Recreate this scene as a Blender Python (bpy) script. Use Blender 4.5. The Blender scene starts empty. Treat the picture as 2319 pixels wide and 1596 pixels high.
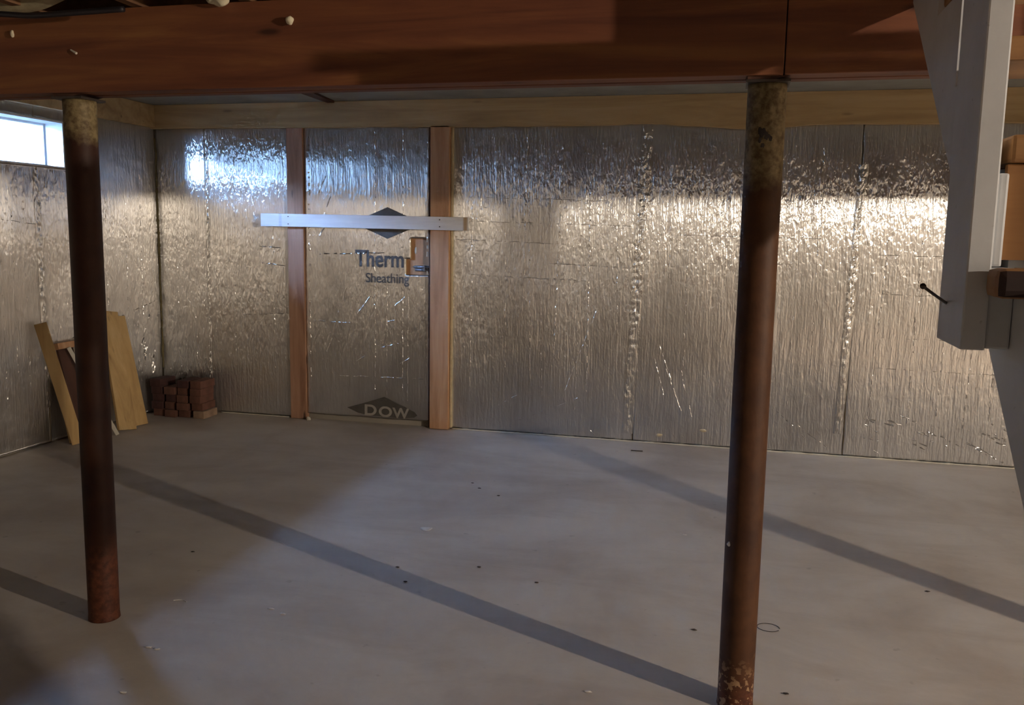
import bpy, bmesh, math, random
from mathutils import Vector, Matrix, noise

random.seed(7)
sc = bpy.context.scene
C = sc.collection

# ------------------------------------------------------------------ camera
IMG_W, IMG_H, FPX = 2319, 1596, 2000.0
PITCH, ROLL, YAW, CAMH = math.radians(7.75), math.radians(.92), math.radians(13.8), 1.5
fw = Vector((-math.sin(YAW)*math.cos(PITCH), math.cos(YAW)*math.cos(PITCH), -math.sin(PITCH)))
rt = Vector((math.cos(YAW), math.sin(YAW), 0))
up = rt.cross(fw)
RR = math.cos(ROLL)*rt + math.sin(ROLL)*up
UU = math.cos(ROLL)*up - math.sin(ROLL)*rt
camd = bpy.data.cameras.new('camera')
camd.sensor_width = 36.0
camd.lens = FPX/IMG_W*36.0
camd.clip_start = .02
cam = bpy.data.objects.new('camera', camd)
C.objects.link(cam)
M = Matrix((RR, UU, -fw)).transposed().to_4x4()
M.translation = (0, 0, CAMH)
cam.matrix_world = M
sc.camera = cam

# ------------------------------------------------------------------ world, exposure
LAMP_POS = (4.54, .65, 2.09)
LAMP_STRENGTH = 14500.0
SKY_STRENGTH = 250.0
w = bpy.data.worlds.new('world')
sc.world = w
w.use_nodes = True
bg = w.node_tree.nodes['Background']
bg.inputs[0].default_value = (.34, .57, 1.0, 1)
bg.inputs[1].default_value = SKY_STRENGTH
sc.view_settings.view_transform = 'Standard'
sc.view_settings.look = 'None'
sc.view_settings.gamma = 1
sc.view_settings.use_curve_mapping = False
sc.view_settings.exposure = 0.14
sc.cycles.use_denoising = True
sc.cycles.max_bounces = 5
sc.cycles.diffuse_bounces = 3
sc.cycles.glossy_bounces = 2
sc.cycles.use_adaptive_sampling = True
sc.cycles.adaptive_threshold = .10
sc.cycles.adaptive_min_samples = 16
sc.cycles.use_light_tree = False
sc.cycles.sample_clamp_indirect = 6.0
# daylight enters only through the basement window: portal for the sky light
pl = bpy.data.lights.new('window_portal', 'AREA')
pl.shape = 'RECTANGLE'; pl.size = 1.0; pl.size_y = .34
pl.cycles.is_portal = True
po = bpy.data.objects.new('window_portal', pl)
C.objects.link(po)
po.location = (-4.70, 4.79, 2.05)
po.rotation_euler = Vector((1, 0, 0)).to_track_quat('-Z', 'Z').to_euler()

# ------------------------------------------------------------------ material helpers
def newmat(name):
    m = bpy.data.materials.new(name); m.use_nodes = True
    nt = m.node_tree
    b = nt.nodes['Principled BSDF']
    return m, nt, b
def N(nt, t, **kw):
    n = nt.nodes.new(t)
    for k, v in kw.items(): setattr(n, k, v)
    return n
def L(nt, a, b): nt.links.new(a, b)
def coords(nt, scale=(1, 1, 1), rot=(0, 0, 0), loc=(0, 0, 0)):
    tc = N(nt, 'ShaderNodeTexCoord'); mp = N(nt, 'ShaderNodeMapping')
    mp.inputs['Scale'].default_value = scale
    mp.inputs['Rotation'].default_value = rot
    mp.inputs['Location'].default_value = loc
    L(nt, tc.outputs['Object'], mp.inputs['Vector'])
    return mp.outputs[0]
def noi(nt, vec, scale=1, detail=4, rough=.55, dist=0):
    n = N(nt, 'ShaderNodeTexNoise')
    n.inputs['Scale'].default_value = scale; n.inputs['Detail'].default_value = detail
    n.inputs['Roughness'].default_value = rough; n.inputs['Distortion'].default_value = dist
    L(nt, vec, n.inputs['Vector'])
    return n.outputs[0]
def ramp(nt, fac, stops):
    r = N(nt, 'ShaderNodeValToRGB')
    e = r.color_ramp.elements
    while len(e) < len(stops): e.new(.5)
    for i, (p, c) in enumerate(stops):
        e[i].position = p; e[i].color = (*c, 1) if len(c) == 3 else c
    L(nt, fac, r.inputs[0])
    return r.outputs[0]
def mixc(nt, fac, a, b, mode='MIX'):
    n = N(nt, 'ShaderNodeMix', data_type='RGBA', blend_type=mode)
    for s, v in ((n.inputs[0], fac), (n.inputs[6], a), (n.inputs[7], b)):
        if isinstance(v, (int, float)): s.default_value = v
        elif isinstance(v, tuple): s.default_value = (*v, 1)
        else: L(nt, v, s)
    return n.outputs[2]
def math_(nt, op, a, b=None):
    n = N(nt, 'ShaderNodeMath', operation=op)
    for i, v in enumerate((a, b)):
        if v is None: continue
        if isinstance(v, (int, float)): n.inputs[i].default_value = v
        else: L(nt, v, n.inputs[i])
    return n.outputs[0]
def bump(nt, b, h, strength=.3, dist=.01):
    n = N(nt, 'ShaderNodeBump')
    n.inputs['Strength'].default_value = strength; n.inputs['Distance'].default_value = dist
    L(nt, h, n.inputs['Height']); L(nt, n.outputs[0], b.inputs['Normal'])
    return n
def zcoord(nt):
    tc = N(nt, 'ShaderNodeTexCoord'); s = N(nt, 'ShaderNodeSeparateXYZ')
    L(nt, tc.outputs['Object'], s.inputs[0])
    return s.outputs

def wood(name, c1, c2, c3, axis='X', scale=1.0, rough=.7, knots=0.0, bumpk=.25, off=0):
    """long grain along one axis"""
    m, nt, b = newmat(name)
    st = {'X': (1.2, 14, 14), 'Y': (14, 1.2, 14), 'Z': (14, 14, 1.2)}[axis]
    st = tuple(s*scale for s in st)
    v = coords(nt, st, loc=(off, off*.7, off*.3))
    g = noi(nt, v, 1.0, 6, .6, .8)
    v2 = coords(nt, tuple(s*5 for s in st), loc=(off, 0, 0))
    f = noi(nt, v2, 1.0, 3, .6)
    col = ramp(nt, g, [(.30, c1), (.52, c2), (.72, c3)])
    col = mixc(nt, math_(nt, 'MULTIPLY', f, .45), col, c1)
    if knots:
        vk = coords(nt, {'X': (2.2, 9, 9), 'Y': (9, 2.2, 9), 'Z': (9, 9, 2.2)}[axis], loc=(off*3+.3, off, .4))
        vo = N(nt, 'ShaderNodeTexVoronoi'); vo.inputs['Scale'].default_value = 1.0
        L(nt, vk, vo.inputs['Vector'])
        k = ramp(nt, vo.outputs['Distance'], [(.05, (1, 1, 1)), (.12, (0, 0, 0))])
        col = mixc(nt, math_(nt, 'MULTIPLY', k, knots), col, tuple(x*.25 for x in c1))
    L(nt, col, b.inputs['Base Color'])
    b.inputs['Roughness'].default_value = rough
    bump(nt, b, math_(nt, 'ADD', g, math_(nt, 'MULTIPLY', f, .5)), bumpk, .004)
    return m

def painted(name, c, var=.1, rough=.6, sc_=6.0, spots=0.0):
    m, nt, b = newmat(name)
    v = coords(nt)
    n1 = noi(nt, v, sc_, 5, .6)
    d = tuple(max(0, x*(1-var*2.2)) for x in c)
    col = ramp(nt, n1, [(.3, d), (.62, c)])
    if spots:
        n2 = noi(nt, v, sc_*9, 3, .5)
        s = ramp(nt, n2, [(.70, (0, 0, 0)), (.76, (1, 1, 1))])
        col = mixc(nt, math_(nt, 'MULTIPLY', s, spots), col, tuple(x*.35 for x in c))
    L(nt, col, b.inputs['Base Color'])
    b.inputs['Roughness'].default_value = rough
    bump(nt, b, noi(nt, v, sc_*12, 3, .5), .12, .003)
    return m

# foil: rolled aluminium, crinkled in vertical flutes so that reflections smear sideways
def foil(name, tangent, flat=1.0, rough=.36, tint=(.92, .91, .89)):
    m, nt, b = newmat(name)
    b.inputs['Metallic'].default_value = 1.0
    v0 = coords(nt, (.9, .9, .6))
    stain = noi(nt, v0, 1.6, 5, .6, .4)
    col = ramp(nt, stain, [(.32, tuple(x*.78 for x in tint)), (.55, tint)])
    L(nt, col, b.inputs['Base Color'])
    b.inputs['Anisotropic'].default_value = 1.0
    t = N(nt, 'ShaderNodeCombineXYZ')
    for i in range(3): t.inputs[i].default_value = tangent[i]
    L(nt, t.outputs[0], b.inputs['Tangent'])
    L(nt, math_(nt, 'ADD', math_(nt, 'MULTIPLY', stain, .16), rough+.04), b.inputs['Roughness'])
    # relief: long vertical flutes, leaning wrinkles, small dents, fine crinkle
    streak = noi(nt, coords(nt, (16, 16, .9)), 1.0, 2, .55, .3)
    fine = noi(nt, coords(nt, (75, 75, 5)), 1.0, 2, .6, .4)
    lean = noi(nt, coords(nt, (30, 30, 7), rot=tuple(.30*x for x in (tangent[1], tangent[0], 0))), 1.0, 2, .6, .6)
    dent = noi(nt, coords(nt, (48, 48, 26), loc=(3, 1, 7)), 1.0, 1, .6, .6)
    h = math_(nt, 'ADD', math_(nt, 'MULTIPLY', streak, 1.3), math_(nt, 'MULTIPLY', lean, .85))
    h = math_(nt, 'ADD', h, math_(nt, 'MULTIPLY', dent, .34))
    h = math_(nt, 'ADD', h, math_(nt, 'MULTIPLY', fine, .75))
    bn = bump(nt, b, math_(nt, 'MULTIPLY', math_(nt, 'SUBTRACT', h, 1.0), math_(nt, 'ADD', math_(nt, 'MULTIPLY', stain, 1.4), -.08)), .75*flat, .010)
    g = N(nt, 'ShaderNodeBsdfAnisotropic', distribution='BECKMANN')
    L(nt, col, g.inputs['Color']); L(nt, bn.outputs[0], g.inputs['Normal']); L(nt, t.outputs[0], g.inputs['Tangent'])
    g.inputs['Anisotropy'].default_value = -.72
    L(nt, math_(nt, 'ADD', math_(nt, 'MULTIPLY', stain, .16), rough-.20), g.inputs['Roughness'])
    mx = N(nt, 'ShaderNodeMixShader'); mx.inputs[0].default_value = .45
    L(nt, g.outputs[0], mx.inputs[1]); L(nt, b.outputs[0], mx.inputs[2])
    L(nt, mx.outputs[0], nt.nodes['Material Output'].inputs['Surface'])
    return m

def concrete(name, c1, c2, c3, sc_=1.0, rough=.75, ring=None):
    m, nt, b = newmat(name)
    v = coords(nt, (sc_, sc_, sc_))
    a = noi(nt, v, .9, 6, .6, .3)
    s = noi(nt, coords(nt, (.5*sc_, 1.5*sc_, sc_), rot=(0, 0, .4)), 1.7, 6, .62, .6)
    f = noi(nt, v, 40, 4, .6)
    col = ramp(nt, a, [(.3, c1), (.5, c2), (.68, c3)])
    col = mixc(nt, math_(nt, 'MULTIPLY', ramp(nt, s, [(.46, (0, 0, 0)), (.70, (1, 1, 1))]), .55), col, c1)
    col = mixc(nt, math_(nt, 'MULTIPLY', f, .18), col, c1)
    sp = noi(nt, v, 16, 2, .5)
    col = mixc(nt, math_(nt, 'MULTIPLY', ramp(nt, sp, [(.71, (0, 0, 0)), (.77, (1, 1, 1))]), .30), col, tuple(x*.45 for x in c1))
    L(nt, col, b.inputs['Base Color'])
    L(nt, math_(nt, 'ADD', math_(nt, 'MULTIPLY', a, .25), rough-.15), b.inputs['Roughness'])
    bump(nt, b, math_(nt, 'ADD', f, a), .12, .004)
    return m

def plain(name, c, rough=.6, metal=0.0):
    m, nt, b = newmat(name)
    n1 = noi(nt, coords(nt), 22, 4, .6)
    L(nt, ramp(nt, n1, [(.3, tuple(x*.75 for x in c)), (.65, c)]), b.inputs['Base Color'])
    b.inputs['Roughness'].default_value = rough
    b.inputs['Metallic'].default_value = metal
    return m

def column_paint(name, top_z, speck_z, rust_z, c1=(.028, .009, .006), c2=(.058, .020, .009)):
    """dark brown paint turning tan near the top, rust and chips at the foot"""
    m, nt, b = newmat(name)
    z = zcoord(nt)[2]
    v = coords(nt)
    n1 = noi(nt, v, 9, 5, .6); n2 = noi(nt, v, 45, 4, .6)
    zz = math_(nt, 'ADD', z, math_(nt, 'MULTIPLY', math_(nt, 'SUBTRACT', n1, .5), .14))
    paint = ramp(nt, n1, [(.3, c1), (.7, c2)])
    rust = ramp(nt, n2, [(.35, (.05, .014, .007)), (.65, (.11, .034, .015))])
    bare = ramp(nt, n2, [(.35, (.10, .065, .028)), (.62, (.26, .20, .10))])  # tan tone for the upper end of the shaft
    mr = N(nt, 'ShaderNodeMapRange'); L(nt, zz, mr.inputs[0])
    mr.inputs[1].default_value = top_z-.025; mr.inputs[2].default_value = top_z+.025
    mr2 = N(nt, 'ShaderNodeMapRange'); L(nt, zz, mr2.inputs[0])
    mr2.inputs[1].default_value = rust_z+.06; mr2.inputs[2].default_value = rust_z-.06
    mr3 = N(nt, 'ShaderNodeMapRange'); L(nt, zz, mr3.inputs[0])
    mr3.inputs[1].default_value = speck_z+.06; mr3.inputs[2].default_value = speck_z-.02
    col = mixc(nt, mr2.outputs[0], paint, rust)
    chips = ramp(nt, noi(nt, v, 60, 2, .5), [(.55, (0, 0, 0)), (.60, (1, 1, 1))])
    col = mixc(nt, math_(nt, 'MULTIPLY', mr3.outputs[0], math_(nt, 'MULTIPLY', chips, .7)), col, (.42, .27, .15))
    col = mixc(nt, mr.outputs[0], col, bare)
    L(nt, col, b.inputs['Base Color'])
    b.inputs['Roughness'].default_value = .6
    b.inputs['Specular IOR Level'].default_value = .3
    bump(nt, b, n2, .25, .003)
    return m

MAT = {}
MAT['floor'] = concrete('floor_concrete', (.36, .305, .255), (.54, .495, .445), (.62, .58, .53), 1.0, .62)
MAT['wallc'] = concrete('wall_concrete', (.26, .24, .20), (.36, .33, .28), (.42, .39, .34), 1.3, .85)
MAT['wallp'] = concrete('whitewashed_wall', (.36, .34, .31), (.45, .43, .40), (.52, .50, .47), 1.3, .85)
MAT['foil_back'] = foil('foil_on_back_wall', (1, 0, 0))
MAT['foil_left'] = foil('foil_on_side_wall', (0, 1, 0))
MAT['foil_door'] = foil('foil_on_door', (1, 0, 0), .7, .34)
MAT['tape'] = foil('foil_tape', (1, 0, 0), 1.5, .30, (.86, .85, .82))
MAT['tape_l'] = foil('foil_tape_side', (0, 1, 0), 1.5, .30, (.86, .85, .82))
MAT['foam'] = plain('foam_board_edge', (.68, .58, .38), .9)
MAT['beam'] = wood('beam_wood', (.115, .034, .018), (.215, .074, .030), (.33, .140, .045), 'X', .8, .6, .8, .25, 1.3)
MAT['joist'] = wood('joist_wood', (.12, .055, .025), (.20, .10, .045), (.27, .15, .07), 'Y', .9, .75, .6, .2, 4)
MAT['rim'] = wood('rim_wood', (.36, .245, .115), (.53, .38, .19), (.62, .46, .26), 'X', .7, .8, .5, .25, 2)
MAT['stud'] = wood('stud_pine', (.34, .17, .075), (.55, .31, .16), (.64, .40, .23), 'Z', 1.0, .7, .9, .2, 3)
MAT['stud_dark'] = wood('stud_stained_pine', (.25, .12, .065), (.46, .26, .16), (.56, .35, .235), 'Z', 1.0, .7, .9, .2, 6)
MAT['plank'] = wood('plank_pine', (.44, .28, .11), (.62, .42, .18), (.72, .52, .25), 'Z', .8, .7, .4, .15, 5)
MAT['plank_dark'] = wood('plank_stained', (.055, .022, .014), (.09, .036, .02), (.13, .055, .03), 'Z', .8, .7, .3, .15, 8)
MAT['ceil'] = painted('ceiling_board', (.34, .345, .32), .12, .9, 3)
MAT['subfloor'] = wood('subfloor_wood', (.10, .05, .025), (.16, .085, .04), (.22, .12, .06), 'X', .6, .8, .3, .2, 7)
MAT['stair_paint'] = painted('stair_grey_white_paint', (.70, .73, .76), .07, .55, 5, .5)
MAT['tread'] = wood('tread_wood', (.22, .10, .035), (.36, .185, .065), (.45, .25, .10), 'X', .9, .6, .3, .2, 9)
MAT['tread_dark'] = wood('tread_front_shade', (.020, .008, .007), (.030, .012, .010), (.042, .017, .013), 'X', .9, .6, .2, .2, 9)  # dark tone stands for the unlit front of the tread
MAT['riser'] = wood('riser_wood', (.20, .085, .025), (.30, .14, .042), (.36, .18, .06), 'X', .6, .65, .2, .15, 11)
MAT['white_board'] = painted('white_paint', (.74, .73, .72), .05, .6, 5, .25)
MAT['white'] = painted('window_paint', (.80, .82, .84), .05, .6, 8)
MAT['metal'] = plain('galvanised_metal', (.30, .29, .31), .42, .9)
MAT['nail'] = plain('nail_steel', (.12, .10, .09), .45, .9)
MAT['ink'] = plain('printed_ink', (.10, .095, .09), .6)
MAT['ink2'] = plain('printed_logo_ink', (.105, .098, .088), .55)
MAT['logo_letter'] = plain('logo_letters', (.42, .39, .35), .5, .0)
MAT['white_foam'] = painted('expanded_foam', (.78, .70, .50), .1, .8, 20)
MAT['batt'] = painted('insulation_batt', (.42, .36, .22), .2, .95, 12)
MAT['cable'] = plain('dark_cable', (.02, .016, .02), .5)
MAT['brick'] = painted('brick_red', (.17, .075, .05), .22, .9, 14, .5)
MAT['brick_dark'] = painted('brick_dark', (.075, .03, .026), .22, .9, 14, .5)
MAT['brick_pale'] = painted('brick_pale', (.34, .23, .155), .2, .9, 14, .3)
MAT['ground'] = painted('outside_ground', (.34, .34, .32), .2, .95, 2)
MAT['pale_wall'] = painted('outside_pale_wall', (.55, .55, .53), .15, .95, 2)
MAT['chip_pale'] = plain('pale_chip', (.68, .66, .62), .7)
MAT['chip_dark'] = plain('dark_chip', (.05, .04, .035), .8)
MAT['col_a'] = column_paint('column_paint_a', 1.80, -1, .30)
MAT['col_b'] = column_paint('column_paint_b', 1.66, .12, .10, (.040, .014, .006), (.085, .034, .012))
MAT['lath'] = painted('pale_lath', (.66, .62, .52), .1, .7, 10)

mg, nt, b = newmat('window_glass')
for n in list(nt.nodes):
    if n.type == 'BSDF_PRINCIPLED': nt.nodes.remove(n)
tr = N(nt, 'ShaderNodeBsdfTransparent'); gl = N(nt, 'ShaderNodeBsdfGlossy'); gl.inputs['Roughness'].default_value = .05
mx = N(nt, 'ShaderNodeMixShader'); mx.inputs[0].default_value = .06
tr.inputs[0].default_value = (.95, .97, 1, 1)
L(nt, tr.outputs[0], mx.inputs[1]); L(nt, gl.outputs[0], mx.inputs[2])
L(nt, mx.outputs[0], nt.nodes['Material Output'].inputs['Surface'])
MAT['glass'] = mg
mb_, nt, b = newmat('bulb_glow')
b.inputs['Emission Color'].default_value = (1.0, .84, .67, 1)
b.inputs['Emission Strength'].default_value = LAMP_STRENGTH
MAT['bulb'] = mb_

# ------------------------------------------------------------------ object helpers
def tag(o, label=None, cat=None, group=None, kind=None):
    if label: o['label'] = label
    if cat: o['category'] = cat
    if group: o['group'] = group
    if kind: o['kind'] = kind
    return o
def empty(name, loc=(0, 0, 0)):
    o = bpy.data.objects.new(name, None); o.empty_display_size = .1
    C.objects.link(o); o.location = loc
    return o
def link(name, bm, mats, parent=None, smooth=False):
    me = bpy.data.meshes.new(name)
    bm.normal_update()
    bm.to_mesh(me); bm.free()
    for m in (mats if isinstance(mats, (list, tuple)) else [mats]):
        me.materials.append(MAT[m] if isinstance(m, str) else m)
    if smooth:
        for p in me.polygons: p.use_smooth = True
    o = bpy.data.objects.new(name, me); C.objects.link(o)
    if parent is not None:
        o.parent = parent
        # parents are only ever translated empties or untransformed meshes: keep world coordinates
        o.matrix_parent_inverse = Matrix.Translation(-parent_world(parent))
    return o
def parent_world(p):
    v = Vector(p.location)
    return v
def add_box(bm, x0, x1, y0, y1, z0, z1, bev=0.0, mat=0):
    vs = [bm.verts.new((x, y, z)) for x in (x0, x1) for y in (y0, y1) for z in (z0, z1)]
    fs = [bm.faces.new([vs[i] for i in f]) for f in ((0, 1, 3, 2), (4, 6, 7, 5), (0, 4, 5, 1), (2, 3, 7, 6), (0, 2, 6, 4), (1, 5, 7, 3))]
    for f in fs: f.material_index = mat
    if bev:
        es = set(e for f in fs for e in f.edges)
        bmesh.ops.bevel(bm, geom=list(es), offset=bev, segments=2, profile=.6, affect='EDGES')
    return vs
def box(*a, bev=0.0):
    bm = bmesh.new(); add_box(bm, *a, bev=bev); return bm
def add_obox(bm, c, ax, ay, az, hx, hy, hz, bev=0.0):
    """oriented box, unit axes and half sizes"""
    before = set(bm.verts)
    add_box(bm, -hx, hx, -hy, hy, -hz, hz, bev)
    R = Matrix((ax, ay, az)).transposed()
    for v in bm.verts:
        if v not in before: v.co = R @ v.co + Vector(c)
def add_tube(bm, pts, r, seg=10, caps=True, radii=None):
    pts = [Vector(p) for p in pts]
    rings = []
    for i, p in enumerate(pts):
        d = (pts[min(i+1, len(pts)-1)] - pts[max(i-1, 0)]).normalized()
        a = d.cross(Vector((0, 0, 1)))
        if a.length < .01: a = Vector((1, 0, 0))
        a.normalize(); b_ = d.cross(a).normalized()
        rr = radii[i] if radii else r
        rings.append([bm.verts.new(p + rr*(math.cos(2*math.pi*k/seg)*a + math.sin(2*math.pi*k/seg)*b_)) for k in range(seg)])
    for i in range(len(rings)-1):
        for k in range(seg):
            bm.faces.new((rings[i][k], rings[i][(k+1) % seg], rings[i+1][(k+1) % seg], rings[i+1][k]))
    if caps:
        bm.faces.new(rings[0][::-1]); bm.faces.new(rings[-1])
def add_prism(bm, poly, axis, a, b_, bev=0.0):
    """polygon in the plane of the two other axes, extruded along axis from a to b_"""
    def P(u, v, w_): return {'X': (w_, u, v), 'Y': (u, w_, v), 'Z': (u, v, w_)}[axis]
    A = [bm.verts.new(P(u, v, a)) for u, v in poly]
    B = [bm.verts.new(P(u, v, b_)) for u, v in poly]
    n = len(poly)
    bm.faces.new(A); bm.faces.new(B[::-1])
    for i in range(n): bm.faces.new((A[i], B[i], B[(i+1) % n], A[(i+1) % n]))
    bmesh.ops.recalc_face_normals(bm, faces=bm.faces[:])
def blob(r, seed, squash=(1, 1, 1), k=.35, loc=(0, 0, 0)):
    bm = bmesh.new()
    bmesh.ops.create_icosphere(bm, subdivisions=3, radius=r)
    for v in bm.verts:
        d = noise.noise(v.co/r*1.4 + Vector((seed, seed*.3, 0)))
        v.co *= 1 + k*d
        v.co = Vector((v.co.x*squash[0], v.co.y*squash[1], v.co.z*squash[2])) + Vector(loc)
    return bm

# ------------------------------------------------------------------ the room shell
XL, XR, YB, YF, ZC = -4.555, 5.9, 6.355, -3.2, 2.45
tag(link('floor', box(XL-.3, XR+.2, YF-.2, YB+.2, -.12, 0), 'floor'), kind='structure')
WIN = (4.25, 5.335, 1.888, 2.205)      # y0 y1 z0 z1 of the window opening

bm = bmesh.new()
add_box(bm, XL-.25, XL, YF-.2, WIN[0], 0, ZC)
add_box(bm, XL-.25, XL, WIN[1], YB+.2, 0, ZC)
add_box(bm, XL-.25, XL, WIN[0], WIN[1], 0, WIN[2])
add_box(bm, XL-.25, XL, WIN[0], WIN[1], WIN[3], ZC)
wall_left = tag(link('wall_left', bm, 'wallc'), kind='structure')
wall_back = tag(link('wall_back', box(XL, XR+.2, YB, YB+.2, 0, ZC), 'wallc'), kind='structure')
tag(link('wall_right', box(XR, XR+.2, YF-.2, YB, 0, ZC), 'wallp'), kind='structure')
tag(link('wall_front', box(XL, XR, YF-.2, YF, 0, ZC), 'wallp'), kind='structure')
# ceiling: plain board beyond the beam, bare subfloor on joists on the near side
bm = bmesh.new(); add_box(bm, XL-.25, XR+.2, 2.84, YB+.2, ZC, ZC+.06)
ceiling = tag(link('ceiling', bm, 'ceil'), kind='structure')
link('subfloor', box(XL-.25, XR+.2, YF-.2, 2.84, ZC, ZC+.06), 'subfloor', ceiling)
x = -4.42
while x < XR:
    y1 = 2.84
    if .30 < x < 1.52: y1 = -.45
    link('joist', box(x-.019, x+.019, YF, y1, 2.232, ZC, bev=.002), 'joist', ceiling)
    x += .406

link('added_blocking', box(XL+.01, XR-.01, 2.845, 2.875, 2.20, ZC-.001), 'joist', ceiling)  # added board that keeps the gaps above the beam dark
# ------------------------------------------------------------------ foil faced panels
def foil_panel(name, parent, mats, u0, u1, z0, z1, face, thick=.025, cuts=(), axis='Y', seed=0, wob=.003, step=.013, relief=.5):
    """front skin on a grid with a real relief; rim extruded back as the foam edge.
    axis 'Y': wall plane y=face, room on -y; axis 'X': wall plane x=face, room on +x."""
    us = [u0]; 
    keys = sorted(set([u0, u1] + [c for ct in cuts for c in ct[:2] if u0 < c < u1]))
    zks = sorted(set([z0, z1] + [c for ct in cuts for c in ct[2:] if z0 < c < z1]))
    def fill(ks):
        out = []
        for a, b_ in zip(ks, ks[1:]):
            n = max(1, int(round((b_-a)/step)))
            out += [a + (b_-a)*i/n for i in range(n)]
        return out + [ks[-1]]
    us, zs = fill(keys), fill(zks)
    bm = bmesh.new(); grid = {}
    sgn = -1 if axis == 'Y' else 1
    def incut(u, z): return any(c[0] < u < c[1] and c[2] < z < c[3] for c in cuts)
    for i, u in enumerate(us):
        for j, z in enumerate(zs):
            p = Vector((u*1.0, seed*3.1, z))
            d = .0022*noise.noise(Vector((u*7, seed, z*.8))) + .0012*noise.noise(Vector((u*22, seed+5, z*1.6)))
            d += .0016*noise.noise(Vector((u*2.3+z*.6, seed+9, z*2.0)))
            d += .0007*noise.noise(Vector((u*30+z*9, seed+3, z*11)))
            d *= relief
            uu, zz = u, z
            if i in (0, len(us)-1): uu += wob*noise.noise(Vector((z*9, seed, 1.7))) + wob*.6*noise.noise(Vector((z*33, seed, 4.7)))
            if j in (0, len(zs)-1): zz += wob*noise.noise(Vector((u*9, seed, 8.1))) + wob*.8*noise.noise(Vector((u*40, seed, 2.1)))
            grid[i, j] = (uu, face + sgn*d, zz) if axis == 'Y' else (face + sgn*d, uu, zz)
    vm = {}
    def V(i, j):
        if (i, j) not in vm: vm[i, j] = bm.verts.new(grid[i, j])
        return vm[i, j]
    for i in range(len(us)-1):
        for j in range(len(zs)-1):
            if incut((us[i]+us[i+1])/2, (zs[j]+zs[j+1])/2): continue
            q = (V(i, j), V(i+1, j), V(i+1, j+1), V(i, j+1))
            bm.faces.new(q if axis == 'Y' else q[::-1])
    be = [e for e in bm.edges if len(e.link_faces) == 1]
    r = bmesh.ops.extrude_edge_only(bm, edges=be)
    for v in [g for g in r['geom'] if isinstance(g, bmesh.types.BMVert)]:
        if axis == 'Y': v.co.y = face - sgn*thick
        else: v.co.x = face - sgn*thick
    for f in r['geom']:
        if isinstance(f, bmesh.types.BMFace): f.material_index = 1
    bmesh.ops.recalc_face_normals(bm, faces=[f for f in bm.faces if f.material_index == 1])
    o = link(name, bm, mats, parent)
    for p in o.data.polygons: p.use_smooth = p.material_index == 0
    return o

def creases(parent, segs, mat, face, axis='Y', seed=1, name='crease'):
    """raised, broken fold lines of the foil: small ridges joined into one part"""
    rnd = random.Random(seed)
    bm = bmesh.new()
    sgn = -1 if axis == 'Y' else 1
    for (ua, za, ub, zb, wd, h, brk) in segs:
        ln = math.hypot(ub-ua, zb-za); n = max(2, int(ln/.012))
        du, dz = (ub-ua)/ln, (zb-za)/ln
        nu, nz = -dz, du
        prev = None
        for k in range(n+1):
            t = k/n
            if rnd.random() < brk: prev = None; continue
            j = .003*noise.noise(Vector((t*ln*14, seed, ua*7)))*2 + rnd.uniform(-.0008, .0008)
            u, z = ua+du*ln*t+nu*j, za+dz*ln*t+nz*j
            hh = h*rnd.uniform(.35, 1.2); ww = wd*rnd.uniform(.7, 1.2)
            row = []
            for s, e in ((-1, .0), (-.15+rnd.uniform(-.3, .3), hh), (1, .0)):
                a, b_ = u+nu*ww*s, z+nz*ww*s
                d = face + sgn*(e + .0012)
                row.append(bm.verts.new((a, d, b_) if axis == 'Y' else (d, a, b_)))
            if prev:
                for q in range(2):
                    bm.faces.new((prev[q], prev[q+1], row[q+1], row[q]))
            prev = row
    for v in [v for v in bm.verts if not v.link_faces]: bm.verts.remove(v)
    bmesh.ops.recalc_face_normals(bm, faces=bm.faces[:])
    return tag(link(name, bm, mat, parent), kind='stuff')

def tape(parent, mat, u, z0, z1, wd, face, axis='Y', seed=0, lean=0.0, h=.003):
    bm = bmesh.new(); n = int((z1-z0)/.010); m_ = 6
    sgn = -1 if axis == 'Y' else 1
    rows = []
    for k in range(n+1):
        z = z0+(z1-z0)*k/n; row = []
        c = u+lean*(z-z0)+.004*noise.noise(Vector((z*3, seed, 0)))
        for q in range(m_+1):
            s = q/m_*2-1
            e = h*(1-s*s)**.5 + .0040*noise.noise(Vector((s*2.2+seed, z*30, seed*2)))*(1-s*s) + .0016
            a = c+s*wd/2*(1+.10*noise.noise(Vector((z*7, seed, 3*s))))
            d = face+sgn*e
            row.append(bm.verts.new((a, d, z) if axis == 'Y' else (d, a, z)))
        rows.append(row)
    for k in range(n):
        for q in range(m_):
            f = (rows[k][q], rows[k][q+1], rows[k+1][q+1], rows[k+1][q])
            bm.faces.new(f if axis == 'Y' else f[::-1])
    return link('foil_tape', bm, mat, parent)

FY = 6.33      # front skin of the back wall panels
FX = -4.53     # front skin of the left wall panels
fb = ['foil_back', 'foam']; fl = ['foil_left', 'foam']
pb = []
for i, (a, b_) in enumerate(((-4.522, -4.085), (-4.078, -3.345), (-2.022, -.645), (-.637, .800), (.808, 1.885))):
    pb.append(foil_panel('foil_panel', wall_back, fb, a, b_, .010, 2.30, FY, seed=i+1, wob=.004))
pl_ = []
for i, (a, b_) in enumerate(((YF+.02, 2.60), (2.61, 5.055), (5.063, 6.322))):
    pl_.append(foil_panel('foil_panel', wall_left, fl, a, b_, .012, 2.30, FX, cuts=(WIN,), axis='X', seed=i+11, wob=.004, step=.013 if i else .05))

rnd = random.Random(3)
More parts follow.
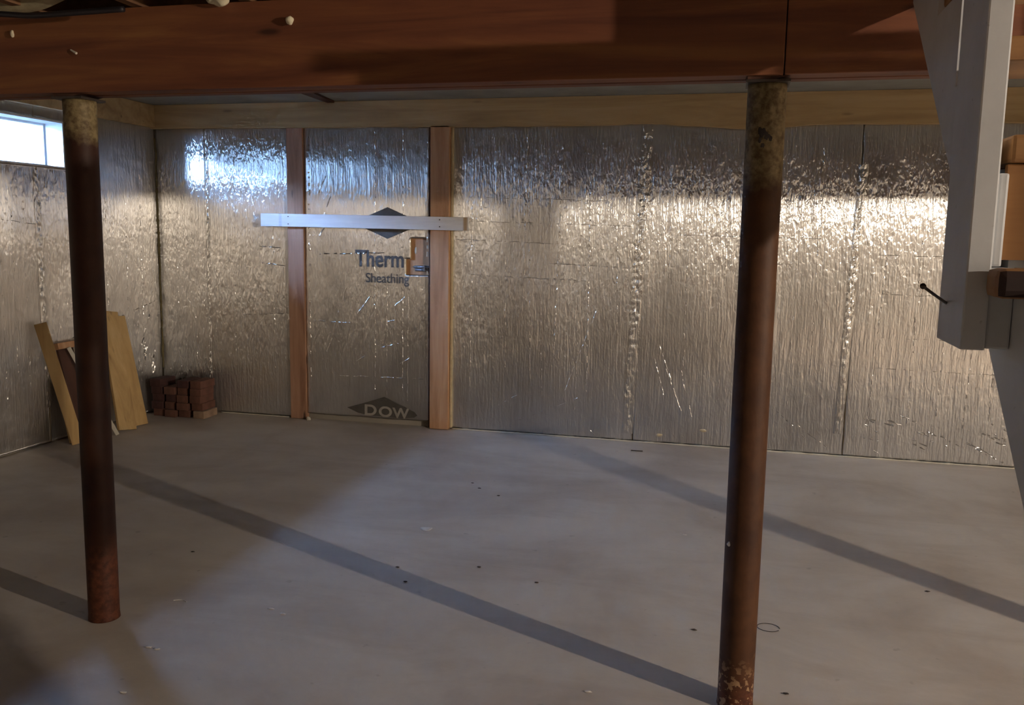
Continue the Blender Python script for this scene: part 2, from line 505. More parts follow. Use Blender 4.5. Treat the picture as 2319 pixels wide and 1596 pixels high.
# vertical folds seen on the boards to the right of the door, and the long horizontal marks
vs = []
for u, za, zb, wd, h, brk in ((-1.87, .30, 2.05, .003, .0022, .10), (-1.47, .9, 2.2, .004, .004, .3), (-1.42, .4, 1.85, .004, .0035, .25), (-1.22, .55, 2.15, .004, .004, .3),
                         (-.98, .35, 1.9, .005, .0045, .3), (-.80, .75, 2.1, .004, .003, .4), (-1.62, .5, 1.5, .004, .003, .45), (-1.33, .3, 1.2, .003, .003, .4), (-1.08, .2, 1.0, .003, .003, .4)):
    vs.append((u+rnd.uniform(-.02, .02), za, u+rnd.uniform(-.03, .03), zb, wd, h, brk))
for z, ua, ub in ((1.565, -1.90, -.70), (1.43, -2.0, -1.15), (1.17, -1.88, -1.0), (1.74, -1.9, -.9), (1.27, -1.3, -.7)):
    vs.append((ua, z+.012, ub, z-.01, .0018, .0016, .15))
vs += [(-1.15, .35, -.93, .95, .0025, .003, .3), (-1.5, .10, -1.05, .30, .0025, .003, .45), (-1.7, .18, -1.5, .30, .0025, .003, .6), (-1.0, .12, -.92, .03, .003, .003, .3)]
creases(pb[2], vs, 'tape', FY, seed=21)
vs = []
for u, za, zb, wd, h, brk in ((-.30, .5, 2.0, .004, .003, .45), (-.05, .3, 1.9, .004, .0035, .4), (.08, .4, 1.7, .004, .003, .5), (.25, .6, 2.1, .004, .003, .5), (.42, .2, 1.8, .004, .003, .5), (.56, .5, 2.1, .004, .003, .5), (-.42, 1.2, 2.0, .003, .003, .2)):
    vs.append((u, za, u+rnd.uniform(-.03, .03), zb, wd, h, brk))
for ua, za, ub, zb in ((-.47, .72, -.35, .38), (-.42, .55, -.30, .25), (-.33, .60, -.22, .20), (-.50, .62, -.43, .36), (.35, .30, .55, .12), (.5, .2, .72, .05), (.2, .25, .32, .15), (.1, .12, .3, .04)):
    vs.append((ua, za, ub, zb, .004, .004, .25))
vs += [(-.5, 1.50, .6, 1.49, .0018, .0016, .2), (-.45, 1.30, .4, 1.315, .0018, .0015, .3)]
creases(pb[3], vs, 'tape', FY, seed=22)
vs = []
for k in range(26):
    u = rnd.uniform(.9, 1.75); z = rnd.uniform(.03, .32); ln = rnd.uniform(.05, .18)
    vs.append((u, z, u+ln, z-ln*rnd.uniform(.2, .5), .0045, .0045, .25))
for u in (.95, 1.2, 1.38, 1.55, 1.70): vs.append((u, .25, u+rnd.uniform(.0, .06), 1.5, .005, .003, .35))
for z in (.62, .83, 1.12, 1.38): vs.append((.95, z+.01, 1.80, z, .0018, .0018, .3))
creases(pb[4], vs, 'tape', FY, seed=23)
vs = [(-4.35, .05, -4.37, 2.2, .003, .0025, .5), (-4.2, .3, -4.22, 2.1, .004, .003, .5)]
creases(pb[0], vs, 'tape', FY, seed=24)
vs = [(-3.97, .8, -3.37, .84, .0025, .003, .35), (-3.62, 1.36, -3.44, 1.35, .003, .003, .1), (-3.60, 1.23, -3.40, 1.21, .003, .003, .1), (-3.85, .4, -3.83, 2.0, .004, .003, .5), (-3.7, 1.2, -3.72, 2.1, .004, .003, .5), (-3.5, .3, -3.5, 1.9, .004, .003, .55)]
creases(pb[1], vs, 'tape', FY, seed=25)
vs = [(5.30, .70, 6.25, .90, .0025, .003, .3), (5.9, .2, 5.95, 1.7, .004, .004, .4), (6.1, .2, 6.12, 1.9, .004, .004, .4), (5.5, .3, 5.52, 1.8, .004, .003, .5), (5.7, .6, 5.72, 1.9, .004, .003, .5)]
for k in range(10):
    u = rnd.uniform(6.02, 6.25); z = rnd.uniform(.3, .9); vs.append((u, z, u+.03, z+.06, .008, .007, .1))
creases(pl_[2], vs, 'tape_l', FX, 'X', seed=26)
vs = [(4.6, 1.545, 5.05, 1.50, .002, .0016, .2)]
for k in range(7):
    u = 4.3+k*.10; vs.append((u, .3, u+.03, 1.75, .004, .003, .55))
creases(pl_[1], vs, 'tape_l', FX, 'X', seed=27)
# taped joints
tape(pb[2], 'tape', -.685, .06, 2.26, .085, FY, seed=1, lean=.035)
tape(pb[3], 'tape', .765, .16, 1.98, .060, FY, seed=2, lean=.03, h=.007)
tape(pb[1], 'tape', -4.085, .12, 2.25, .030, FY, seed=3, lean=.01)
tape(pl_[2], 'tape_l', 5.055, .25, 1.86, .060, FX, 'X', seed=4, lean=.0)

# yellow foam squeezed out of the corner joint
bm = bmesh.new()
pts, rad = [], []
z = .35
while z < 2.2:
    pts.append((-4.512+.006*noise.noise(Vector((z*9, 1, 0))), 6.312+.006*noise.noise(Vector((z*8, 5, 0))), z))
    rad.append(.007+.012*max(0, noise.noise(Vector((z*5, 9, 3))))+(.012*max(0, noise.noise(Vector((z*30, 2, 3)))) if 1.3 < z < 1.8 else 0))
    z += .012
add_tube(bm, pts, .01, 8, True, rad)
link('corner_foam', bm, plain('corner_foam_dark', (.16, .13, .06), .9), wall_back, True)
# pale sealant line where the foil meets the floor
bm = bmesh.new()
add_tube(bm, [(-4.0+i*.02, FY-.004+.003*noise.noise(Vector((i*.7, 0, 0))), .004) for i in range(32)], .006, 6, True, [.004+.006*abs(noise.noise(Vector((i*.9, 4, 0)))) for i in range(32)])
link('sealant_bead', bm, 'lath', wall_back, True)
bm = bmesh.new()
n_ = 196
add_tube(bm, [(-2.02+i*.02, FY-.004+.003*noise.noise(Vector((i*.7, 0, 0))), .004) for i in range(n_)], .006, 6, True, [.005+.007*abs(noise.noise(Vector((i*.9, 4, 0)))) for i in range(n_)])
link('sealant_bead', bm, 'lath', wall_back, True)

# ------------------------------------------------------------------ rim board above the foil, wavy lower edge
bm = bmesh.new()
low = []
for i in range(0, 241):
    x = -4.53+i*(XR+4.53)/240
    zl = 2.268-.006*(x+4.5)
    zl += .006*noise.noise(Vector((x*1.3, 0, 0)))+.003*noise.noise(Vector((x*7, 0, 0)))
    zl -= .030*math.exp(-((x-.12)/.28)**2)
    zl += .014*math.exp(-((x+.62)/.2)**2)
    low.append((x, zl))
poly = low + [(XR, ZC-.002), (-4.53, ZC-.002)]
add_prism(bm, poly, 'Y', FY-.055, FY-.012)
rim = tag(link('trim_1', bm, 'rim'), kind='structure')
bm = bmesh.new()
add_box(bm, FX+.004, FX+.05, YF+.05, FY-.056, 2.275, ZC-.002, .003)
tag(link('trim_2', bm, 'rim'), kind='structure')

# ------------------------------------------------------------------ window in the left wall
win = tag(empty('window_1', (-4.69, 4.79, WIN[2])), kind='structure')
y0, y1, z0, z1 = WIN
bm = bmesh.new()
for a in ((y0, y0+.03, z0, z1), (y1-.03, y1, z0, z1), (y0+.03, y1-.03, z0, z0+.028), (y0+.03, y1-.03, z1-.025, z1)):
    add_box(bm, -4.715, -4.675, *a, bev=.003)
link('window_frame', bm, 'white', win)
link('pane', box(-4.698, -4.693, y0+.028, y1-.028, z0+.026, z1-.023), 'glass', win)
bm = bmesh.new()
add_box(bm, -4.675, -4.534, y1-.012, y1, z0, z1); link('window_jamb', bm, 'white', win)
bm = bmesh.new()
add_box(bm, -4.675, -4.534, y0, y0+.012, z0, z1); link('window_jamb', bm, 'white', win)
bm = bmesh.new()
add_box(bm, -4.675, -4.520, y0+.012, y1-.012, z0, z0+.010); link('window_sill', bm, 'white', win)
bm = bmesh.new()
add_box(bm, -4.675, -4.534, y0+.012, y1-.012, z1-.010, z1); link('window_head', bm, 'white', win)
# ground, roof and wall added outside to shape the daylight through this window
tag(link('ground', box(-16, XL-.25, -6, 16, 1.55, 1.70), 'ground'), kind='structure')  # ground added for the daylight at the window
tag(link('sky_blocker_roof', box(-6.36, XL-.25, -3, 13, 3.40, 3.46), 'subfloor'), kind='structure')  # unseen roof added to cut off the steep sky
tag(link('wall_left_upper', box(XL-.25, XL, YF-.2, YB+.2, ZC+.06, 3.40), 'wallc'), kind='structure')
tag(link('sky_blocker_wall', box(-12.3, -12.0, -14, 24, 1.60, 3.75), 'pale_wall'), kind='structure')  # added wall that dims the low sky behind the window

# ------------------------------------------------------------------ door of foil faced sheathing
door = tag(empty('door_1', (-2.70, FY, 0)), kind='structure')
link('door_leaf', box(-3.205, -2.206, FY+.012, FY+.024, .056, 2.29), 'stud', door)
notch = ((-2.392, -2.0, 1.170, 1.288), (-2.354, -2.0, 1.287, 1.443))
skin = foil_panel('foil_panel', door, ['foil_door', 'foam'], -3.218, -2.208, .048, 2.285, FY-.008, thick=.018, cuts=notch, seed=31, wob=.005, relief=.8)
vs = []
for u, za, zb, wd, h, brk in ((-2.645, .25, 2.28, .005, .004, .3), (-2.42, .25, 2.25, .005, .0045, .25), (-2.55, .15, 1.1, .003, .003, .2), (-3.19, .2, 2.2, .008, .006, .35), (-2.225, .2, 2.2, .006, .004, .45), (-2.38, .2, 1.0, .003, .003, .1)):
    vs.append((u, za, u+.01, zb, wd, h*.6, brk))
for ua, za, ub, zb in ((-3.10, 1.45, -3.02, 1.56), (-3.07, 1.58, -3.0, 1.75), (-3.10, 1.78, -3.04, 1.90), (-2.95, .85, -2.88, 1.05), (-2.79, .86, -2.68, 1.0), (-2.48, .93, -2.40, 1.0), (-2.80, .49, -2.73, .53), (-2.60, .60, -2.45, .64), (-2.45, .48, -2.36, .53),
                       (-2.55, .8, -2.48, .82), (-3.05, .55, -3.0, .66), (-3.15, .79, -2.85, .785), (-2.95, .36, -2.70, .37), (-2.6, .37, -2.25, .375), (-3.1, 1.31, -2.55, 1.33)):
    vs.append((ua, za, ub, zb, .004, .0024, .15))
creases(skin, vs, 'tape', FY-.008, seed=32)

def text(parent, s, x, z, width, height, y, mat, name, bold=.0, cap=True, tilt=0.0):
    cu = bpy.data.curves.new('lettering', 'FONT')
    cu.body = s; cu.size = 1; cu.offset = bold; cu.extrude = 0.0
    to = bpy.data.objects.new('lettering_source', cu); C.objects.link(to)
    dg = bpy.context.evaluated_depsgraph_get()
    me = bpy.data.meshes.new_from_object(to.evaluated_get(dg))
    bpy.data.objects.remove(to)
    xs = [v.co.x for v in me.vertices]; ys = [v.co.y for v in me.vertices if True]
    x0, x1 = min(xs), max(xs)
    base, top = (0.0, max(ys)) if cap else (min(ys), max(ys))
    for v in me.vertices:
        u = (v.co.x-x0)/(x1-x0); q = (v.co.y-base)/(top-base)
        v.co = Vector((x+u*width, y, z+q*height+tilt*u))
    me.materials.append(MAT[mat])
    o = bpy.data.objects.new(name, me); C.objects.link(o)
    o.parent = parent
    o.matrix_parent_inverse = Matrix.Translation(-parent_world(parent))
    return o
IY = FY-.0135
text(skin, 'Therm', -2.800, 1.224, .395, .125, IY, 'ink', 'printed_word', bold=.018)
text(skin, 'Sheathing', -2.714, 1.103, .350, .072, IY, 'ink', 'printed_word', bold=.004)
bm = bmesh.new()
add_prism(bm, [(-2.878, .116), (-2.72, .165), (-2.566, .218), (-2.43, .157), (-2.318, .113), (-2.296, .088), (-2.32, .070), (-2.42, .058), (-2.70, .064), (-2.79, .080)], 'Y', IY-.0004, IY+.0004)
dia = link('printed_diamond', bm, 'ink2', skin)
text(skin, 'D', -2.730, .068, .100, .083, IY-.0025, 'logo_letter', 'printed_letter', bold=.03)
text(skin, 'O', -2.612, .064, .110, .080, IY-.0025, 'logo_letter', 'printed_letter', bold=.03)
text(skin, 'W', -2.500, .059, .140, .080, IY-.0025, 'logo_letter', 'printed_letter', bold=.03)
bm = bmesh.new()
add_prism(bm, [(-2.822, 1.553), (-2.535, 1.672), (-2.248, 1.553), (-2.535, 1.436)], 'Y', IY-.0004, IY+.0004)
link('printed_diamond', bm, 'ink2', skin)
# latch in the cut-out
bm = bmesh.new()
add_box(bm, -2.322, -2.215, FY+.002, FY+.012, 1.196, 1.240, .002)
lat = link('latch', bm, 'metal', door)
bm = bmesh.new(); add_tube(bm, [(-2.330, FY-.002, 1.229), (-2.150, FY-.002, 1.229)], .0075, 10); link('latch_bolt', bm, 'metal', lat, True)
bm = bmesh.new(); add_tube(bm, [(-2.318, FY-.001, 1.207), (-2.20, FY-.001, 1.207)], .006, 10); link('latch_rail', bm, 'metal', lat, True)
bm = bmesh.new(); add_box(bm, -2.252, -2.236, FY-.012, FY+.004, 1.198, 1.240, .002); link('latch_keeper', bm, 'metal', lat)
bm = bmesh.new(); add_box(bm, -2.190, -2.150, FY-.012, FY+.001, 1.210, 1.246, .002); link('latch_strike', bm, 'metal', lat)
bm = blob(.018, 3, (.6, .25, 1.5), .1, (-2.318, FY+.012, 1.352)); link('knot', bm, 'lath', door, True)  # pale oval standing for the reflective teardrop hole

# framing posts either side of the door
bm = box(-3.357, -3.222, FY-.030, FY+.02, .003, 2.275, bev=.003)
p1 = tag(link('trim_3', bm, 'stud_dark'), kind='structure')
bm = box(-2.182, -2.036, FY-.055, FY+.02, .003, 2.262, bev=.003)
p2 = tag(link('trim_4', bm, 'stud'), kind='structure')
link('edge_strip', box(-2.034, -2.018, FY-.016, FY+.005, .012, 2.26, bev=.003), 'foam', p2)
link('gap_shade_strip', box(-2.206, -2.183, FY-.010, FY+.018, .003, 2.262), 'plank_dark', p2)  # dark strip standing for the shade in the gap beside the door

# white board nailed across the door
wbm, nt, b = newmat('white_bar_paint')
X = zcoord(nt)[0]
nn = noi(nt, coords(nt, (3, 30, 30)), 1, 4, .6)
col = ramp(nt, nn, [(.3, (.66, .65, .63)), (.6, (.76, .75, .73))])
s1 = N(nt, 'ShaderNodeMapRange'); L(nt, math_(nt, 'ABSOLUTE', math_(nt, 'SUBTRACT', X, -1.903)), s1.inputs[0]); s1.inputs[1].default_value = .022; s1.inputs[2].default_value = .008
col = mixc(nt, math_(nt, 'MULTIPLY', s1.outputs[0], .8), col, (.42, .25, .09))
s2 = N(nt, 'ShaderNodeMapRange'); L(nt, math_(nt, 'ABSOLUTE', math_(nt, 'SUBTRACT', X, -3.392)), s2.inputs[0]); s2.inputs[1].default_value = .018; s2.inputs[2].default_value = .006
col = mixc(nt, math_(nt, 'MULTIPLY', s2.outputs[0], math_(nt, 'MULTIPLY', noi(nt, coords(nt, (60, 60, 160)), 1, 2), .7)), col, (.30, .33, .40))
L(nt, col, b.inputs['Base Color']); b.inputs['Roughness'].default_value = .55
MAT['white_bar'] = wbm
bar = tag(empty('cross_bar', (-2.70, FY-.065, 1.56)), 'long white painted board nailed level across the foil door', 'board')
bm = bmesh.new()
add_box(bm, -3.560, -1.880, FY-.078, FY-.0565, 1.511, 1.609, .003)
for v in bm.verts: v.co.z -= .007*(v.co.x+2.7)
link('board', bm, 'white_bar', bar)
for (x, z) in ((-3.325, 1.592), (-3.325, 1.536), (-2.10, 1.583), (-2.10, 1.532)):
    bm = bmesh.new(); add_tube(bm, [(x, FY-.081, z), (x, FY-.06, z)], .0045, 8); link('nail', bm, 'nail', bar)

# ------------------------------------------------------------------ main beam and columns
BY0, BY1, BZ0, BZ1 = 2.70, 2.845, 1.957, 2.230
beam = tag(empty('support_beam', (0, 2.77, BZ0)), 'heavy reddish-brown timber beam running across under the ceiling', 'beam')
for a, b_ in ((XL+.01, .118), (.121, XR-.01)):
    ys = (BY0, BY0+.0475, BY0+.0965, BY1)
    for k in range(3):
        link('timber', box(a, b_, ys[k]+.0008, ys[k+1]-.0008, BZ0+(0, .003, .001)[k], BZ1, bev=.003), 'beam', beam)

def column(x, mat, label, name='support_column', shim=True):
    r = tag(empty(name, (x, 2.78, 0)), label, 'column')
    bm = bmesh.new()
    prof = [(0, .058), (.004, .0575), (.02, .056)] + [(.1+i*.13, .056) for i in range(14)] + [(1.925, .056), (1.940, .056)]
    seg = 40
    rings = []
    for z, rr in prof:
        rings.append([bm.verts.new((x+rr*math.cos(2*math.pi*k/seg), 2.78+rr*math.sin(2*math.pi*k/seg), z)) for k in range(seg)])
    for i in range(len(rings)-1):
        for k in range(seg): bm.faces.new((rings[i][k], rings[i][(k+1) % seg], rings[i+1][(k+1) % seg], rings[i+1][k]))
    bm.faces.new(rings[0][::-1]); bm.faces.new(rings[-1])
    link('shaft', bm, mat, r, True)
    link('cap_plate', box(x-.062, x+.062, 2.715, 2.84, 1.940, 1.948, bev=.001), 'nail', r)
    bm = bmesh.new(); add_prism(bm, [(x-.058, 1.9485), (x+.02, 1.9485), (x+.06, 1.9565), (x-.058, 1.9565)], 'Y', 2.72, 2.83)
    link('shim', bm, 'plank_dark', r)
    return r
cA = column(-2.290, 'col_a', 'dark round steel column nearest the window, with a tan top')
cB = column(.078, 'col_b', 'rusty brown round steel column in front of the foil wall, nearest the stairs')
column(2.30, 'col_a', 'third steel column under the beam, beyond the stairs outside the picture')
bm = blob(.010, 4, (1, .35, .8), .3, (.038, 2.744, .545)); link('paint_fleck', bm, 'chip_pale', cB, True)

for (dx, z, r, sd) in ((-.010, 1.800, .014, 1), (.004, 1.788, .010, 2), (-.014, 1.778, .008, 3), (.013, 1.781, .007, 4), (-.006, 1.762, .006, 5)):
    yy = 2.78-math.sqrt(.056**2-dx*dx)
    bm = blob(r, sd*2.3, (.8, .12, 1.0), .8, (.078+dx, yy, z)); link('scuff_mark', bm, 'chip_dark', cB, True)
# bits on the beam
def at_beam(px, py, Y=2.70):
    d = fw + (px-IMG_W/2)/FPX*RR - (py-IMG_H/2)/FPX*UU
    return Vector((0, 0, CAMH)) + d*(Y/d.y)
p = at_beam(502, -2); tag(link('foam_lump', blob(.038, 2, (1, .5, .7), .5, (p.x, 2.685, p.z)), 'white_foam', None, True), 'largest cream lump of hardened foam on the top edge of the beam', 'foam')
p = at_beam(659, 48); tag(link('foam_lump', blob(.013, 6, (1, .8, 1.1), .25, (p.x, 2.690, p.z)), 'white_foam', None, True), 'small round cream foam ball stuck on the beam face', 'foam')
p = at_beam(30, 77); tag(link('foam_lump', blob(.009, 8, (.8, .6, 1.4), .3, (p.x, 2.695, p.z)), 'white_foam', None, True), 'tiny pale foam drip at the left end of the beam', 'foam')
bm = bmesh.new(); p = at_beam(169, 117)
add_tube(bm, [(p.x-.013, 2.697, p.z+.006), (p.x+.012, 2.694, p.z-.007)], .004, 6, True, [.0025, .0045])
tag(link('wood_splinter', bm, 'lath'), 'pale splinter sticking to the beam left of its foam ball', 'splinter')
# sagging insulation and cable over the left end of the beam
bm = bmesh.new(); rows = []
for i in range(25):
    t = i/24; x = -2.62+t*.50
    zb = 2.213+.030*(2*t-.55)**2+(.0 if t < .6 else .10*(t-.6)**1.3)
    row = [bm.verts.new((x, y, z)) for y, z in ((2.62, zb+.012), (2.615, zb+.09), (2.69, zb+.10), (2.695, zb+.02), (2.66, zb))]
    rows.append(row)
for i in range(24):
    for k in range(5): bm.faces.new((rows[i][k], rows[i][(k+1) % 5], rows[i+1][(k+1) % 5], rows[i+1][k]))
bm.faces.new(rows[0]); bm.faces.new(rows[-1][::-1])
bmesh.ops.recalc_face_normals(bm, faces=bm.faces[:])
bmesh.ops.subdivide_edges(bm, edges=bm.edges[:], cuts=1)
tag(link('insulation_batt', bm, 'batt', None, True), 'tan insulation sagging above the left end of the beam', 'insulation')
bm = bmesh.new()
pts = []
for i in range(30):
    t = i/29; q = at_beam(-20+t*300, 38-14*max(0, t-.35)*1.6-20*max(0, .25-t), 2.606)
    pts.append((q.x, 2.606, q.z+.004))
add_tube(bm, pts, .0095, 10)
tag(link('electric_cable', bm, 'cable', None, True), 'dark cable drooping along the top of the beam at the left', 'cable')
# stained strap across the far ceiling
bm = bmesh.new()
bm_pts = [(-2.985, 6.25), (-2.93, 6.25), (-2.80, 5.2), (-2.95, 5.2)]
add_prism(bm, bm_pts, 'Z', ZC-.016, ZC-.001)
tag(link('ceiling_strap', bm, 'plank_dark'), 'dark strip of wood crossing the grey ceiling behind the beam', 'wood strip')

# ------------------------------------------------------------------ stairs at the right
SX0, SX1 = .446, .484
RISE, RUN = .2012, .2435
T1Z, T1Y = 1.466, 1.345            # top and nosing of the first tread in view
def under(y): return 2.114 + (y-2.67)*.826
st = tag(empty('basement_stairs', (.9, 1.2, 0)), 'grey-painted wooden basement stairs with brown treads rising at the right', 'stairs')
def stringer(xa, xb):
    pts = []
    yend = BY0-.004
    yb = 2.67-2.114/.826
    pts += [(yb, .001), (yend, under(yend))]
    zt = 2.225
    pts += [(yend, zt)]
    # sawtooth going down
    k = 3
    saw = []
    while True:
        zc = T1Z-.046+(k)*RISE; yc = T1Y+.11+(k)*RUN      # seat height, riser line behind the tread
        if k < -7: break
        if zc < .02: break
        saw.append((zc, yc)); k -= 1
    cur = []
    for i, (zc, yc) in enumerate(saw):
        # back of this seat is the next riser up
        yback = min(yc+RUN-.07, yend)
        ztop = min(zc+RISE, zt)
        cur.append((yback, ztop) if i == 0 or True else None)
        cur.append((yback, zc))
    pts += cur
    yl = saw[-1][1]-.07
    pts += [(yl, saw[-1][0]), (yl, .001)]
    out = []
    for q in pts:
        if not out or (abs(out[-1][0]-q[0])+abs(out[-1][1]-q[1])) > 1e-4: out.append(q)
    bm = bmesh.new(); add_prism(bm, out, 'X', xa, xb)
    bmesh.ops.triangulate(bm, faces=[f for f in bm.faces if len(f.verts) > 4])
    return bm
link('stringer', stringer(SX0, SX1), 'stair_paint', st)
link('stringer', stringer(1.36, 1.398), 'stair_paint', st)
for k in range(-6, 4):
    z1 = T1Z+k*RISE; ya = T1Y+k*RUN
    if z1 < .1: continue
    xa = SX0-.002 if k != 0 else .374
    if k == 1: xa = .4255
    yf = 1.50 if k == 0 else ya
    if k == 0: z1 -= .010
    bm = bmesh.new()
    if k == 0:
        add_box(bm, .398, 1.40, yf, 1.570, z1-.046, z1, .013)
        add_box(bm, .448, 1.40, 1.570, 1.600, z1-.044, z1-.0005)
    else:
        add_box(bm, xa, 1.40, yf, ya+.215, z1-.044, z1, .006)
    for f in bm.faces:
        if f.calc_center_median().y < yf+.006 and k == 0: f.material_index = 1  # front shade put into the colour of this tread alone
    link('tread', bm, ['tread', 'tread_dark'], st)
    if k == 1:
        link('riser', box(.4255, 1.36, ya+.012, ya+.028, z1-RISE+.002, z1-.046), 'riser', st)
    elif k < 0:
        link('riser', box(SX1, 1.36, ya+.03, ya+.048, z1-RISE+.002, z1-.046), 'riser', st)
# hanging pair of planks bracing the stringer to the floor frame above
ps = tag(empty('hanging_post', (.39, 1.65, 1.32)), 'pale grey plank hanging upright beside the stairs, cut off above the floor', 'post')
bm = bmesh.new(); add_box(bm, .370, .4075, 1.572, 1.744, 1.321, 2.449, .003)
for v in bm.verts:
    if v.co.z < 1.4: v.co.z -= .0*(v.co.y-1.57)
link('plank', bm, 'stair_paint', ps)
bm = bmesh.new(); add_box(bm, .4085, .4455, 1.580, 1.744, 1.323, 1.455, .004)
link('packing_block', bm, 'stair_paint', ps)
bm = bmesh.new(); add_box(bm, .4085, .4245, 1.582, 1.740, 1.457, 1.606, .004)
for v in bm.verts:
    if v.co.x > .42: v.co.x += .0015*noise.noise(Vector((v.co.z*60, 0, 0)))
link('paint_lap', bm, 'stair_paint', ps)  # raised strip for the white paint lapped onto the riser
nl = tag(empty('bent_nail', (.37, 1.69, 1.39)), 'dark nail sticking out of the pale hanging plank', 'nail')
bm = bmesh.new(); add_tube(bm, [(.3705, 1.690, 1.3885), (.336, 1.618, 1.406), (.302, 1.545, 1.424)], .0026, 8); link('shank', bm, 'nail', nl, True)
bm = bmesh.new(); add_tube(bm, [(.3025, 1.546, 1.4237), (.3010, 1.5425, 1.4248)], .0048, 12); link('head', bm, 'nail', nl, True)

# ------------------------------------------------------------------ the lamp: bare bulb under the joists at the right, outside the picture
lx, ly, lz = LAMP_POS
lamp = tag(empty('ceiling_lamp', (lx, ly, 2.23)), 'bare glowing bulb in a white socket below the joists at the right', 'lamp')
bm = bmesh.new(); add_tube(bm, [(lx, ly, 2.2310), (lx, ly, 2.205), (lx, ly, 2.15), (lx, ly, 2.128)], .05, 20, True, [.06, .055, .03, .02]); link('socket', bm, 'white', lamp, True)
link('mount_board', box(lx-.35, lx+.35, ly-.05, ly+.05, 2.2312, 2.245), 'joist', lamp)
bm = bmesh.new()
bmesh.ops.create_uvsphere(bm, u_segments=24, v_segments=14, radius=.032)
for v in bm.verts:
    if v.co.z > 0: v.co.z *= 1.25; s = 1-.35*max(0, v.co.z/.04); v.co.x *= s; v.co.y *= s
    v.co += Vector((lx, ly, lz))
link('bulb', bm, 'bulb', lamp, True)

# ------------------------------------------------------------------ planks leaning in the corner
def plank(name, b0, t0, wdir, wd, th, mat, label, round_=0.004):
    """box from the middle of its foot b0 to the middle of its head t0; lowest corner rests on the floor"""
    b0, t0 = Vector(b0), Vector(t0)
    az = (t0-b0).normalized(); ax = Vector(wdir); ax = (ax-az*ax.dot(az)).normalized(); ay = az.cross(ax)
    bm = bmesh.new()
    add_obox(bm, (b0+t0)/2, ax, ay, az, wd/2, th/2, (t0-b0).length/2, round_)
    lo = min(v.co.z for v in bm.verts); hi = min(v.co.x for v in bm.verts)
    for v in bm.verts: v.co.z -= lo-.0005
    dx = max(0, (FX+.004)-hi)
    for v in bm.verts: v.co.x += dx
    return tag(link(name, bm, mat), label, 'plank')
plank('plank', (-4.262, 5.505, 0), (-4.508, 5.665, .852), (.1, 1, 0), .165, .022, 'plank', 'wide tan plank leaning right of the dark column, its right edge overlapping another')
plank('plank', (-4.300, 5.712, 0), (-4.515, 5.775, .815), (.1, 1, 0), .125, .022, 'plank', 'tan plank nearest the brick stack, half hidden by the wide one')
plank('plank', (-4.315, 5.065, 0), (-4.482, 4.965, .835), (.76, .65, 0), .078, .030, 'plank', 'leftmost narrow tan plank, the tallest left of the dark column')
plank('plank', (-4.375, 5.085, 0), (-4.475, 5.10, .44), (.76, .65, 0), .045, .020, 'plank', 'short narrow tan plank behind the leftmost plank')
plank('plank', (-4.250, 5.385, 0), (-4.440, 5.165, .655), (.76, .65, 0), .026, .014, 'lath', 'thin pale lath partly hidden behind the dark column')
dp = tag(empty('panel_offcut', (-4.40, 5.32, 0)), 'dark brown panel with a light wooden top edge, behind the pale lath', 'panel')
bm = bmesh.new(); az = Vector((-.15, 0, .66)).normalized(); ax = Vector((0, 1, 0)); ay = az.cross(ax)
add_obox(bm, (-4.425, 5.26, .335), ax, ay, az, .14, .009, .335, .002); lo = min(v.co.z for v in bm.verts)
for v in bm.verts: v.co.z -= lo-.0005
link('sheet', bm, 'plank_dark', dp)
bm = bmesh.new(); add_obox(bm, (-4.488, 5.245, .668), ax, ay, az, .145, .022, .022, .003); link('top_rail', bm, 'stud', dp)
bm = bmesh.new(); add_obox(bm, (-4.462, 5.295, .622), ax, ay, az, .045, .010, .035, .003); link('torn_patch', bm, 'lath', dp)

# ------------------------------------------------------------------ stack of bricks
rnd = random.Random(5)
bmesh_brick = {}
for kind in ('brick', 'brick_dark', 'brick_pale'):
    bm = bmesh.new(); add_box(bm, -.047, .047, -.097, .097, 0, .0594, .004)
    me = bpy.data.meshes.new('brick'); bm.to_mesh(me); bm.free(); me.materials.append(MAT[kind]); bmesh_brick[kind] = me
for lv in range(5):
    for cx in range(4):
        if lv == 4 and cx == 1: continue
        kind = 'brick_dark' if rnd.random() < .45 else 'brick'
        if lv == 0 and cx == 3: kind = 'brick_pale'
        if cx == 3 and lv: kind = 'brick'
        o = bpy.data.objects.new('brick', bmesh_brick[kind]); C.objects.link(o)
        o.location = (-4.395+cx*.116+rnd.uniform(-.006, .006)+(.022 if (lv == 0 and cx == 3) else 0), 6.150+rnd.uniform(-.018, .012), .0005+lv*.0600)
        o.rotation_euler = (0, 0, rnd.uniform(-.05, .05))
        layer = ('bottom layer', 'second layer from the floor', 'middle layer', 'second layer from the top', 'top layer')[lv]
        place = ('leftmost', 'second from left', 'third from left', 'rightmost')[cx]
        tone = {'brick': 'red-brown', 'brick_dark': 'dark', 'brick_pale': 'pale'}[kind]
        tag(o, '%s brick, %s in the %s of the corner stack' % (tone, place, layer), 'brick', 'bricks stacked in the corner')

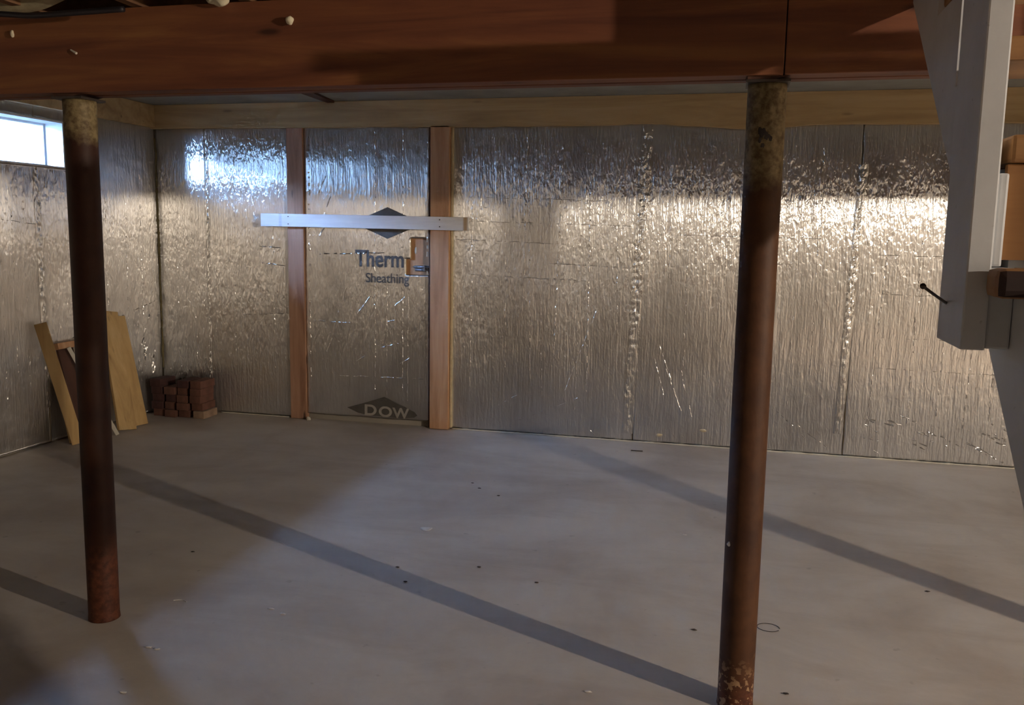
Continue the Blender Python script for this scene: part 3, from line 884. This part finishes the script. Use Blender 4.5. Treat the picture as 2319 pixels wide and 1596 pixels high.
# ------------------------------------------------------------------ litter on the floor
def at_floor(px, py):
    d = fw + (px-IMG_W/2)/FPX*RR - (py-IMG_H/2)/FPX*UU
    return Vector((0, 0, CAMH)) + d*(-CAMH/d.z)
def chip(px, py, r, mat, label, group=None, sq=(1.6, .8, .18), seed=1):
    q = at_floor(px, py)
    bm = blob(r, seed, sq, .5, (q.x, q.y, 0))
    lo = min(v.co.z for v in bm.verts)
    for v in bm.verts: v.co.z -= lo-.0003
    tag(link('debris_chip', bm, mat, None, True), label, 'debris', group)
chip(966, 1198, .020, 'chip_pale', 'largest pale smear of debris in the middle of the bare floor', 'pale chips on the floor', (1.5, 1.2, .10), 3)
for i, (px, py, where) in enumerate(((640, 1391, 'right one of a near pair'), (613, 1379, 'left one of a near pair'), (1550, 1212, 'just left of the rusty column'), (1331, 1567, 'at the bottom edge of the picture'),
        (278, 1568, 'lowest one, at the bottom left of the picture'), (355, 1470, 'right one of two below the dark column foot'), (337, 1466, 'left one of two below the dark column foot'))):
    chip(px, py, .007, 'chip_pale', 'tiny pale chip on the floor, '+where, 'pale chips on the floor', (1.8, .8, .3), 10+i)
for i, (px, py, where) in enumerate(((1070, 1094, 'farthest of three in front of the door'), (1086, 1106, 'middle of three in front of the door'), (1129, 1123, 'nearest of three in front of the door'), (437, 1250, 'right of the dark column'),
        (900, 1285, 'on the far edge of the longest shadow'), (918, 1318, 'in the longest shadow on the floor'), (1215, 1320, 'alone near the middle of the floor'), (1572, 1427, 'left of the rusty column, near the longest shadow'),
        (1085, 1285, 'left of the lone middle speck'), (2100, 1340, 'beside the shadow at the far right'), (1780, 1572, 'right of the rusty column foot'))):
    chip(px, py, .006, 'chip_dark', 'dark speck on the floor, '+where, 'dark specks on the floor', (1.5, .9, .4), 30+i)
bm = bmesh.new(); q = at_floor(1442, 1022)
add_tube(bm, [(q.x-.04, q.y+.005, .004), (q.x, q.y, .005), (q.x+.04, q.y+.008, .004)], .0035, 6)
tag(link('twig', bm, 'chip_dark'), 'dark twig lying near the foot of the foil wall', 'twig')
bm = bmesh.new(); q = at_floor(408, 1362)
add_tube(bm, [(q.x-.03+.06*t, q.y+.012*math.sin(t*3.1), .0025) for t in [i/10 for i in range(11)]], .0016, 6)
tag(link('wire_scrap', bm, 'chip_pale'), 'curled pale scrap of string on the floor right of the dark column', 'string')
bm = bmesh.new(); q = at_floor(1740, 1421)
add_tube(bm, [(q.x+.042*math.cos(a), q.y+.036*math.sin(a), .0012) for a in [i*.2 for i in range(30)]], .0012, 6)  # floor stain ring modelled as a thin raised loop
tag(link('stain_ring', bm, 'cable'), 'faint thin ring stain on the floor right of the rusty column', 'wire')
q = at_floor(702, 945)
tag(link('foam_crumb', blob(.02, 5, (.9, .8, .9), .3, (-3.19, FY-.06, .014)), 'lath', None, True), 'whitish crumb of foam at the foot of the left door post', 'foam')
for i, (px, py) in enumerate(((1492, 985), (1592, 975))):
    q = at_beam(px, py, FY-.012)
    tag(link('foam_plug', blob(.016, 7+i, (1.5, .5, .7), .3, (q.x, FY-.008, q.z)), 'foam', None, True), ('yellowish foam plug low on the foil wall, left one of two', 'yellowish foam plug low on the foil wall, beside the rusty column')[i], 'foam')
